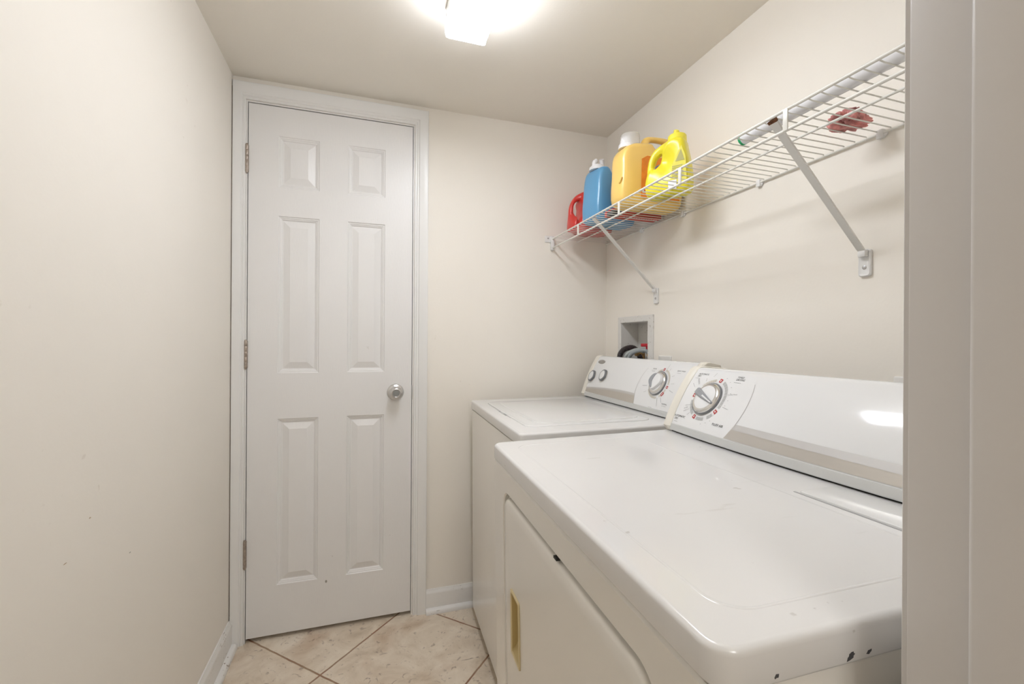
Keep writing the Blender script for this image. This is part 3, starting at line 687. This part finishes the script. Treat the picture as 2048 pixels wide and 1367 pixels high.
for a, b in zip(pts, pts[1:]): decal_line(bm, FD, a[0], a[1], b[0], b[1], .0012)
link('panel_outline', bm, M_bandline, cb)
def dark_hi(f): return .0345-.004*f
y_end = -DW+.024
band(FD, lambda f, k: arcx_d(.0005 if k == 0 else .034)-.0005+(y_end-arcx_d(.0005 if k == 0 else .034))*f, lambda f: .0005, dark_hi, 24, cb)
M_bandrefl = mat('band reflection tone', (0.60, 0.585, 0.57, 1), .45, .35)  # upper part of the silver band toned apart to imitate its reflection
band(FD, lambda f, k: arcx_d(.019+.015*k)-.0005+(y_end-arcx_d(.019+.015*k))*f, lambda f: .022-.006*f, dark_hi, 24, cb, 'reflection_band', M_bandrefl, .0008)
band(FW, lambda f, k: -.0245+(arcx_w(.027 if k == 0 else .037)-.0005+.0245)*f, lambda f: .015+.013*math.sin(f*PI*.62)/math.sin(PI*.62), lambda f: .021+.016*math.sin(f*PI*.62)/math.sin(PI*.62)*.95, 24, [c for c in washer.children if c.name.startswith('console')][0], 'reflection_band', M_bandrefl, .0008)
bm = bmesh.new(); decal_text(bm, FD, 'AUTOMATIC', -.040, .1425, .0066); link('lettering', bm, M_ink, cb)
bm = bmesh.new(); decal_text(bm, FD, 'DRY', -.040, .1360, .0066); link('lettering', bm, M_ink, cb)
bm = bmesh.new(); decal_text(bm, FD, 'TIMED', -.1735, .1425, .0072); link('lettering', bm, M_ink, cb)
bm = bmesh.new(); decal_text(bm, FD, 'DRYING', -.1735, .1360, .0072); link('lettering', bm, M_ink, cb)
bm = bmesh.new(); decal_text(bm, FD, 'AUTOMATIC', -.026, .0190, .0078); link('lettering', bm, M_ink, cb)
bm = bmesh.new(); decal_text(bm, FD, 'DRY', -.030, .0115, .0078); link('lettering', bm, M_ink, cb)
bm = bmesh.new(); decal_text(bm, FD, 'FLUFF AIR', -.173, .0205, .0082); link('lettering', bm, M_ink, cb)
bm = bmesh.new(); decal_text(bm, FD, 'Tumble Press', -.1755, .0950, .0052, 10); link('lettering', bm, M_inklt, cb)
bm = bmesh.new(); decal_text(bm, FD, 'Energy', -.0530, .0420, .0050, 28); link('lettering', bm, M_inklt, cb)
bm = bmesh.new(); decal_text(bm, FD, 'Preferred', -.0560, .0350, .0050, 28); link('lettering', bm, M_inklt, cb)
bm = bmesh.new(); tiny(bm, FD, -.036, .1310, .016); link('fine_print', bm, M_inklt, cb)
bm = bmesh.new(); tiny(bm, FD, -.172, .1305, .022); link('fine_print', bm, M_inklt, cb)
bm = bmesh.new(); tiny(bm, FD, -.031, .0065, .016); link('fine_print', bm, M_inklt, cb)
bm = bmesh.new(); tiny(bm, FD, -.181, .066, .020, -10); link('fine_print', bm, M_inklt, cb)
bm = bmesh.new(); tiny(bm, FD, -.052, .0520, .018, 14); link('fine_print', bm, M_inklt, cb)
bm = bmesh.new(); tiny(bm, FD, -.074, .0300, .014, 42); link('fine_print', bm, M_inklt, cb)
bm = bmesh.new(); tiny(bm, FD, -.052, .1300, .020, -50, 2, hgt=.0014); link('fine_print', bm, M_inklt, cb)
bm = bmesh.new(); tiny(bm, FD, -.079, .1330, .008, -72); link('fine_print', bm, M_inklt, cb)
bm = bmesh.new(); tiny(bm, FD, -.098, .140, .012, 70); link('fine_print', bm, M_inklt, cb)
bm = bmesh.new(); tiny(bm, FD, -.040, .115, .016, -38); link('fine_print', bm, M_inklt, cb)
for a in (70, 52, 36, 20, 4, -8, -52, -64, -78): bm = bmesh.new(); tiny(bm, FD, -.121-.064*math.cos(math.radians(a)), .079+.064*math.sin(math.radians(a)), .003); link('fine_print', bm, M_inklt, cb)
dialscale(FD, cb, -.121, .079, ([(96, 142)], [(-20, 66), (190, 238), (-100, -72), (-60, -42)]), [80, 176, -31, -112+2])
big_knob(FD, cb, -.119, .079, 'D')

# ------------------------------------------------------------------ wire shelf on the right wall
SX = 1.296; SZ = 1.626
sh = tag(empty('wire_shelf', (W-.14, -.85, SZ)), 'white vinyl-coated wire shelf with front lip on the right wall above the machines', 'shelf'); bpy.context.view_layer.update()
YE = -1.66
def tb(name, pts, r, m, parent, n=10):
    bm = bmesh.new(); tube(bm, pts, r, n); return inworld(link(name, bm, m, None, 50), parent)
tb('front_rail', [(SX, -.010, SZ), (SX, YE, SZ)], .0034, M_wire, sh); tb('lip_rail', [(SX, -.010, SZ-.042), (SX, YE, SZ-.042)], .0034, M_wire, sh)
tb('middle_rail', [(1.425, -.004, SZ-.0045), (1.425, YE, SZ-.0045)], .0028, M_wire, sh); tb('back_rail', [(W-.006, -.004, SZ-.0045), (W-.006, YE, SZ-.0045)], .0028, M_wire, sh)
bm = bmesh.new(); y = -.018; 
while y > YE+.004:
    tube(bm, [(SX-.001, y, SZ+.0035), (SX+.004, y, SZ+.0015), (SX+.02, y, SZ), (W-.007, y, SZ), (W-.0045, y, SZ-.008)], .0014, 6); y -= .0254
inworld(link('wire_deck', bm, M_wire, None, 50), sh)
for y in (-.280, -.588, -.898, -1.221, -1.528):
    bm = bmesh.new(); bx(bm, SX-.005, SX-.0015, y-.0055, y+.0055, SZ-.044, SZ+.001, .001); inworld(link('upright', bm, M_wire, None, 35), sh)
bm = bmesh.new(); bx(bm, SX-.008, SX+.009, -.016, -.0005, SZ-.052, SZ+.012, .003); bx(bm, SX-.034, SX-.002, -.005, -.0004, SZ-.016, SZ+.014, .002); ec = inworld(link('end_bracket', bm, M_clip, None, 35), sh)
bm = bmesh.new(); lathe(bm, [(.0035, 0), (.0035, .0008), (.001, .0015)], Matrix.Translation((SX-.020, -.005, SZ+.002)) @ Matrix.Rotation(PI/2, 4, 'X'), 14); s_ = link('screw', bm, M_screw, None, 30); bpy.context.view_layer.update(); inworld(s_, ec)
for y, rusty in ((-.398, False), (-1.184, True)):
    bm = bmesh.new()
    a = Vector((SX+.004, y, SZ-.004)); b = Vector((W-.012, y, 1.362)); d = (b-a).normalized(); n = Vector((0, 1, 0)); k = d.cross(n)
    def sec(p, wv, tv): return [p+n*sx*wv+k*sy*tv for sx, sy in ((-1, -1), (1, -1), (1, 0), (.75, 1), (-.75, 1), (-1, 0))]
    loft(bm, [sec(a, .010, .004), sec(a+d*.03, .0085, .0035), sec(b-d*.01, .0078, .0032), sec(b, .0075, .002)])
    br = inworld(link('support_brace', bm, M_bracket, None, 30), sh); bpy.context.view_layer.update()
    bm = bmesh.new()
    loft(bm, [[(x, p, q) for p, q in rrect(y-.0135+i, y+.0135-i, 1.305+i, 1.368-i, .006, 4)] for x, i in ((W-.0004, 0), (W-.006, 0), (W-.008, .002), (W-.0065, .005))])
    bx(bm, W-.018, W-.004, y-.0085, y+.0085, 1.350, 1.364, .002)
    inworld(link('foot_plate', bm, M_clip, None, 35), br)
    bm = bmesh.new(); lathe(bm, [(.0048, 0), (.0045, .0015), (.001, .0026)], Matrix.Translation((W-.0065, y, 1.326)) @ Matrix.Rotation(-PI/2, 4, 'Y'), 14); inworld(link('screw', bm, M_screw, None, 30), br)
    if rusty:
        bm = bmesh.new(); loft(bm, [sec(a-d*.001, .0104, .0044), sec(a+d*.0055, .0098, .0042)]); inworld(link('rusted_end', bm, M_rust), br)
for y in (-.297, -.555, -.889, -1.216, -1.55):
    bm = bmesh.new(); bx(bm, W-.011, W-.0004, y-.007, y+.007, SZ-.016, SZ+.004, .002); lathe(bm, [(.009, 0), (.009, .003), (.006, .005)], Matrix.Translation((W-.001, y-.004, SZ-.006)) @ Matrix.Rotation(-PI/2, 4, 'Y'), 16)
    inworld(link('wall_clip', bm, M_clip, None, 35), sh)

# ------------------------------------------------------------------ jugs on the shelf
ZS = SZ+.0017
def closed_curve(pts, n=8):
    P = [Vector((p[0], p[1])) for p in pts]; m_ = len(P); out = []
    for i in range(m_):
        p0, p1, p2, p3 = P[i-1], P[i], P[(i+1) % m_], P[(i+2) % m_]
        for k in range(n):
            t = k/n; out.append(.5*((2*p1)+(p2-p0)*t+(2*p0-5*p1+4*p2-p3)*t*t+(3*p1-p0-3*p2+p3)*t**3))
    return out
def ray_poly(c, ang, poly):
    d = Vector((math.cos(ang), math.sin(ang))); best = 0
    for i in range(len(poly)):
        a = poly[i]-c; b = poly[(i+1) % len(poly)]-c; e = b-a; den = d.x*e.y-d.y*e.x
        if abs(den) < 1e-12: continue
        t = (a.x*e.y-a.y*e.x)/den; s = (a.x*d.y-a.y*d.x)/den
        if t > 0 and -1e-6 <= s <= 1+1e-6: best = max(best, t)
    return best
def jug(name, outer, hole, depth, mtx, m, label, hd=.013, pw=.42, n=84, nphi=28, dish=None):
    """outer / hole outlines in the jug's own (w, z) plane; depth along its own y"""
    root = tag(empty(name, mtx=mtx), label, 'detergent bottle', 'detergent jugs at the far end of the wire shelf'); bpy.context.view_layer.update()
    po, ph = closed_curve(outer), closed_curve(hole)
    c = sum(ph, Vector((0, 0)))/len(ph); bm = bmesh.new(); loops = []
    for i in range(n):
        a = 2*PI*i/n; ro, rh = ray_poly(c, a, po), ray_poly(c, a, ph); d = Vector((math.cos(a), math.sin(a)))
        mid, hw = (ro+rh)/2, (ro-rh)/2
        D = max(hd, min(depth/2, hd+(hw-hd)*1.9)) if hw < depth else depth/2
        row = []
        for k in range(nphi):
            f = 2*PI*k/nphi; cs, sn = math.cos(f), math.sin(f); p = pw if hw > .03 else .8
            row.append((c.x+d.x*(mid+hw*math.copysign(abs(cs)**p, cs)), D*math.copysign(abs(sn)**(pw if hw > .03 else .9), sn), c.y+d.y*(mid+hw*math.copysign(abs(cs)**p, cs))))
        loops.append(row)
    loft(bm, loops, closed=True)
    for _ in range(2): bmesh.ops.smooth_vert(bm, verts=bm.verts[:], factor=.5, use_axis_x=True, use_axis_y=True, use_axis_z=True)
    zmin = 0.0
    if dish:
        for v in bm.verts:
            if v.co.y < -.012: v.co.y = min(-.010, v.co.y+dish[4]*math.exp(-((v.co.x-dish[0])/dish[2])**2-((v.co.z-dish[1])/dish[3])**2))
    for v in bm.verts:
        if v.co.z < .004: v.co.z = max(v.co.z, zmin)
    b = link('bottle', bm, m, root, 60); return root, b
def cap_at(root, x, z, prof, m, name='cap', n=28, y=0, sx=1):
    bm = bmesh.new(); lathe(bm, prof, Matrix.Translation((x, y, z)), n); return link(name, bm, m, root, 35)
def zrot(x, y, a): return Matrix.Translation((x, y, ZS)) @ Matrix.Rotation(math.radians(a), 4, 'Z')
# red jug, handle towards the room
r_, b_ = jug('detergent_jug', [(.03, .0), (.19, 0), (.195, .05), (.195, .13), (.17, .185), (.12, .20), (.07, .185), (.03, .160), (.006, .12), (.0, .07), (.005, .02)],
             [(.022, .115), (.034, .135), (.050, .140), (.052, .11), (.046, .075), (.032, .055), (.022, .08)], .105, zrot(1.318, -.135, 0), M_redj, 'red detergent jug nearest the corner, mostly hidden behind the blue one')
cap_at(r_, .12, .19, [(.024, 0), (.024, .03), (.02, .034)], M_redj)
# blue jug
r_, b_ = jug('detergent_jug', [(.012, 0), (.195, 0), (.212, .012), (.212, .045), (.200, .085), (.190, .130), (.176, .172), (.150, .196), (.118, .203), (.096, .212), (.080, .222), (.052, .226), (.022, .213), (.010, .17), (.006, .12), (.0, .06), (.002, .02)],
             [(.090, .078), (.130, .080), (.158, .105), (.156, .145), (.138, .172), (.108, .176), (.086, .160), (.080, .115)], .108, zrot(1.325, -.310, 13), M_blue, 'blue detergent jug with white pour spout, between the red and amber jugs')
cap_at(r_, .044, .216, [(.033, 0), (.032, .012), (.025, .015), (.024, .020), (.010, .021)], M_whitecap)
bm = bmesh.new(); tube(bm, smoothpath([(.028, 0, .228), (.028, 0, .246), (.038, 0, .256)], 5), .009, 10); tube(bm, smoothpath([(.062, -.004, .230), (.064, -.004, .248), (.058, -.010, .262)], 5), .010, 10); link('pour_spout', bm, M_whitecap, r_, 50)
# amber jug
r_, b_ = jug('detergent_jug', [(.012, 0), (.24, 0), (.256, .02), (.258, .10), (.258, .19), (.250, .243), (.225, .268), (.16, .270), (.118, .262), (.100, .232), (.085, .220), (.050, .222), (.022, .210), (.006, .175), (.004, .12), (.0, .06), (.0, .02)],
             [(.140, .248), (.18, .252), (.222, .246), (.232, .228), (.222, .214), (.18, .210), (.145, .214), (.132, .230)], .092, zrot(1.317, -.522, 0), M_orange, 'large amber detergent jug with clear measuring cap, tallest on the shelf', pw=.36)
cap_at(r_, .048, .212, [(.031, 0), (.030, .014), (.024, .018), (.022, .040), (.008, .046)], M_whitecap)
cap_at(r_, .060, .216, [(.036, 0), (.036, .045), (.032, .054), (.031, .053), (.0345, .044), (.0345, .001)], M_clear, 'measuring_cup', cap0=False) if False else None
bm = bmesh.new(); lathe(bm, [(.0345, .002), (.0345, .042), (.0325, .049), (.002, .0505)], Matrix.Translation((.060, 0, .214)), 28, False, True); link('measuring_cup', bm, M_cup, r_, 40)
def patch(root, name, pts, y, m, parent=None):
    bm = bmesh.new(); n_ = len(pts)
    loft(bm, [[(x, y, z) for x, z in pts], [(x, y-.0006, z) for x, z in pts]]); return link(name, bm, m, parent or root)
def ell(cx, cz, rx, rz, n=28, a0=0, a1=360): return [(cx+rx*math.cos(math.radians(a0+(a1-a0)*i/n)), cz+rz*math.sin(math.radians(a0+(a1-a0)*i/n))) for i in range(n)]
lab = patch(r_, 'front_label', [(.075, .030), (.235, .030), (.235, .150), (.21, .175), (.10, .178), (.078, .165)], -.0475, M_lab_o)
patch(r_, 'label_oval', ell(.175, .112, .056, .045), -.0482, M_lab_b, lab); patch(r_, 'label_oval', ell(.172, .120, .044, .034), -.0489, M_lab_r, lab)
patch(r_, 'label_stripe', [(.080, .046), (.23, .046), (.23, .066), (.080, .062)], -.0482, M_lab_w, lab); patch(r_, 'label_print', [(.086, .050), (.112, .050), (.112, .059), (.086, .058)], -.0489, M_lab_r, lab)
bm = bmesh.new(); tube(bm, smoothpath([(.001, -.026, .078), (.001, -.033, .084), (.003, -.037, .098)], 6), [.001]+[.004]*11+[.001], 8); link('grip_bump', bm, M_orange, b_, 60)
# lemon jug, turned towards the room
r_, b_ = jug('detergent_jug', [(.012, 0), (.125, 0), (.140, .012), (.143, .05), (.138, .10), (.128, .15), (.120, .178), (.085, .183), (.052, .178), (.018, .158), (.001, .122), (-.003, .07), (.0, .02)],
             [(.021, .106), (.028, .130), (.042, .144), (.050, .141), (.045, .119), (.036, .100), (.027, .094)], .078, Matrix.Translation((1.357, -.642, ZS)) @ Matrix.Rotation(math.radians(-54), 4, 'Z') @ Matrix.Translation((0, .036, 0)), M_yel, 'small lemon yellow jug turned sideways, rightmost of the detergents', hd=.016, pw=.48, dish=(.064, .112, .024, .036, .020))
cap_at(r_, .094, .170, [(.030, 0), (.029, .022), (.026, .026), (.012, .028)], M_yelcap)
bm = bmesh.new(); tube(bm, smoothpath([(.094, 0, .192), (.092, -.002, .206), (.094, -.004, .214)], 4), [.010, .010, .009, .009, .009, .009, .009, .008, .005], 10); link('spout_tip', bm, M_yelcap, r_, 50)
lab = patch(r_, 'back_label', [(.082, .030), (.135, .030), (.131, .110), (.118, .146), (.106, .126), (.090, .090)], -.0386, mat('lemon label', (.74, .66, .05, 1), .5))
patch(r_, 'label_block', [(.100, .098), (.128, .098), (.117, .134)], -.0394, M_lab_y, lab)
for i in range(7): patch(r_, 'label_print', [(.090, .046+.006*i), (.128-.001*i, .046+.006*i), (.128-.001*i, .0485+.006*i), (.090, .0485+.006*i)], -.0394, M_lab_y, lab)
patch(r_, 'label_block', [(.078, .012), (.104, .012), (.104, .040), (.078, .040)], -.0400, M_lab_w, lab)
# carton squeezed between the blue and amber jugs
ct = tag(empty('carton', (1.352, -.418, ZS+.0008)), 'pale blue carton with red base squeezed between the blue and amber jugs', 'box'); bpy.context.view_layer.update()
bm = bmesh.new(); bx(bm, .045, .215, -.027, .027, .020, .125, .001); link('sleeve', bm, M_lab_l, ct)
bm = bmesh.new(); bx(bm, -.0005, .2155, -.0285, .0285, 0, .0215, .001); cbz = link('base', bm, M_cartonred, ct)
bm = bmesh.new(); bx(bm, -.0012, .038, -.0312, .010, -.0006, .016); link('dark_panel', bm, M_ink, cbz)
bm = bmesh.new(); rr = random.Random(3); x = .06
while x < .21: bx(bm, x, x+.007, -.010, .002, -.0006, .0004); x += .011
link('print', bm, M_lab_w, cbz)
bm = bmesh.new()
for i in range(3): bx(bm, .0442, .045, -.026, .02, .052+i*.010, .054+i*.010)
link('print', bm, M_lab_b, [c for c in ct.children if c.name.startswith('sleeve')][0])

# roll with a green end, further along the shelf
rl = tag(empty('paper_roll', (1.345, -1.34, ZS)), 'long thin white roll with green end lying along the shelf front', 'roll'); bpy.context.view_layer.update()
bm = bmesh.new(); tube(bm, [(0, .275, .0146), (0, -.30, .0146)], .0146, 28); link('roll_body', bm, M_tube, rl, 40)
bm = bmesh.new(); tube(bm, [(0, .281, .0146), (0, .2745, .0146)], .0149, 28); link('end_disc', bm, M_green, rl, 40)

# crumpled pink cloth
bm = bmesh.new(); bmesh.ops.create_icosphere(bm, subdivisions=5, radius=1)
from mathutils import noise
for v in bm.verts:
    p = v.co.copy(); a = math.atan2(p.y, p.x)
    fold = .20*math.sin(p.x*6+3.0*math.sin(p.y*5)+p.z*4)+.22*noise.noise(p*2.1+Vector((3, 1, 0)))+.06*noise.noise(p*6)
    rdg = abs(noise.noise(p*2.6+Vector((9, 2, 4))))
    p *= 1+fold-.28*max(0, .14-rdg)*5
    v.co = Vector((p.x*.037, p.y*.027, max(p.z*.021, -.0165)))
bmesh.ops.rotate(bm, verts=bm.verts, cent=(0, 0, 0), matrix=Matrix.Rotation(math.radians(-22), 3, 'Z'))
pc = link('cloth', bm, M_pink, None, 180); pc.location = (1.500, -1.203, ZS+.0165)
origin_fix = pc; pc.data.transform(Matrix.Translation((0, 0, .0165))); pc.location.z = ZS
tag(pc, 'crumpled dusty pink cloth lying on the wire shelf near the rusty brace', 'cloth')

# ------------------------------------------------------------------ washer supply box, hoses, outlets
ub = tag(empty('washer_box', (W, -.245, BZ0)), 'white recessed washer supply box in the right wall behind the washer', 'utility box'); bpy.context.view_layer.update()
bm = bmesh.new()
def yr(a0, a1, b0, b1, x): return [(x, a0, b0), (x, a1, b0), (x, a1, b1), (x, a0, b1)]
loft(bm, [yr(-.380, -.116, .995, 1.264, W-.0003), yr(-.380, -.116, .995, 1.264, W-.004), yr(-.377, -.119, .998, 1.261, W-.006), yr(BY0-.003, BY1+.003, BZ0-.003, BZ1+.003, W-.006), yr(BY0, BY1, BZ0, BZ1, W-.004), yr(BY0, BY1, BZ0, BZ1, W+.01)], False, False)
inworld(link('face_frame', bm, M_box), ub)
bm = bmesh.new(); e = .0006
loft(bm, [yr(BY0+e, BY1-e, BZ0+e, BZ1-e, W-.003), yr(BY0+e, BY1-e, BZ0+e, BZ1-e, W+.085)], False, True)
inworld(link('box_liner', bm, M_box), ub)
for yv in (-.315, -.225):
    bm = bmesh.new(); tube(bm, [(W+.055, yv, BZ0), (W+.055, yv, BZ0+.075), (W+.055, yv, BZ0+.085)], .009, 14); tube(bm, [(W+.055, yv, BZ0+.070), (W+.018, yv, BZ0+.070)], .010, 14)
    vb = inworld(link('valve', bm, M_brass, None, 40), ub); bpy.context.view_layer.update()
    if yv < -.3:
        bm = bmesh.new(); bx(bm, W+.022, W+.044, yv-.016, yv+.060, BZ0+.102, BZ0+.116, .003); bx(bm, W+.026, W+.044, yv-.016, yv+.030, BZ0+.088, BZ0+.104, .004)
        inworld(link('valve_handle', bm, M_valve, None, 35), vb)
XH = W-.022
h1 = smoothpath([(W+.020, -.315, 1.108), (W+.006, -.300, 1.118), (XH+.010, -.262, 1.110), (XH, -.236, 1.085), (XH, -.225, 1.03), (XH, -.22, .90)], 8)
bm = bmesh.new(); tube(bm, h1, .0085, 14); inworld(link('supply_hose', bm, M_hose, None, 50), ub)
h2 = smoothpath([(W+.016, -.290, 1.112), (W+.004, -.262, 1.118), (XH+.008, -.222, 1.104), (XH, -.202, 1.075), (XH, -.197, 1.02), (XH, -.195, .90)], 8)
bm = bmesh.new(); tube(bm, h2, .0085, 14); inworld(link('supply_hose', bm, mat('pale grey hose', (.42, .45, .44, 1), .4), None, 50), ub)
h3 = smoothpath([(W+.045, -.225, 1.04), (W+.04, -.225, 1.085), (W+.022, -.212, 1.122), (W+.002, -.192, 1.126), (XH+.004, -.170, 1.108), (XH, -.158, 1.07), (XH, -.155, .95)], 12)
bm = bmesh.new(); tube(bm, h3, [.0115+(.0012 if i % 2 else -.0008) for i in range(len(h3))], 16); inworld(link('drain_hose', bm, M_drain, None, 30), ub)
def outlet(y0, y1, z1, label):
    o = tag(empty('wall_outlet', (W, (y0+y1)/2, z1-.057)), label, 'outlet', 'outlet plates on the right wall'); bpy.context.view_layer.update()
    bm = bmesh.new(); loft(bm, [[(x, p, q) for p, q in rrect(y0+i, y1-i, z1-.114+i, z1-i, .004, 4)] for x, i in ((W-.0003, 0), (W-.004, 0), (W-.0058, .002))]); pl = inworld(link('cover_plate', bm, M_plate, None, 35), o)
    for zc in (z1-.038, z1-.076):
        bm = bmesh.new(); loft(bm, [[(x, p, q) for p, q in rrect((y0+y1)/2-.0165, (y0+y1)/2+.0165, zc-.014, zc+.014, .008, 5)] for x in (W-.005, W-.0068)]); s = inworld(link('socket', bm, M_clip, None, 35), o); bpy.context.view_layer.update()
        bm = bmesh.new(); bx(bm, W-.0072, W-.0066, (y0+y1)/2-.007, (y0+y1)/2-.0055, zc-.004, zc+.005); bx(bm, W-.0072, W-.0066, (y0+y1)/2+.0055, (y0+y1)/2+.007, zc-.004, zc+.005); inworld(link('slots', bm, M_dark), s)
outlet(-.492, -.416, 1.099, 'white outlet plate peeking over the washer console beside the supply box')
outlet(-1.322, -1.244, 1.079, 'white outlet plate peeking over the dryer console beside the doorway')

wl = bpy.data.objects['wall_left']
for (y, z, a, b) in ((-.745, .69, .0035, .0012), (-.963, .769, .005, .0008), (-.892, .82, .003, .0012)):
    bm = bmesh.new(); lathe(bm, [(1, 0), (.8, .0004)], Matrix.Translation((.0001, y, z)) @ Matrix.Rotation(PI/2, 4, 'Y') @ Matrix.Diagonal((b, a, 1, 1)), 9); link('scuff_mark', bm, M_badge if a < .004 and z < .7 else mat('tan scuff', (.50, .38, .25, 1), .7), wl)
bm = bmesh.new(); lathe(bm, [(1, 0), (.7, .0004)], Matrix.Translation((.334, .0009, .192)) @ Matrix.Rotation(PI/2, 4, 'X') @ Matrix.Diagonal((.004, .006, 1, 1)), 7); inworld(link('scuff_mark', bm, M_badge), d1)
# screws, marks and wear on the left wall and door bottom are in the materials
SC.render.film_transparent = False
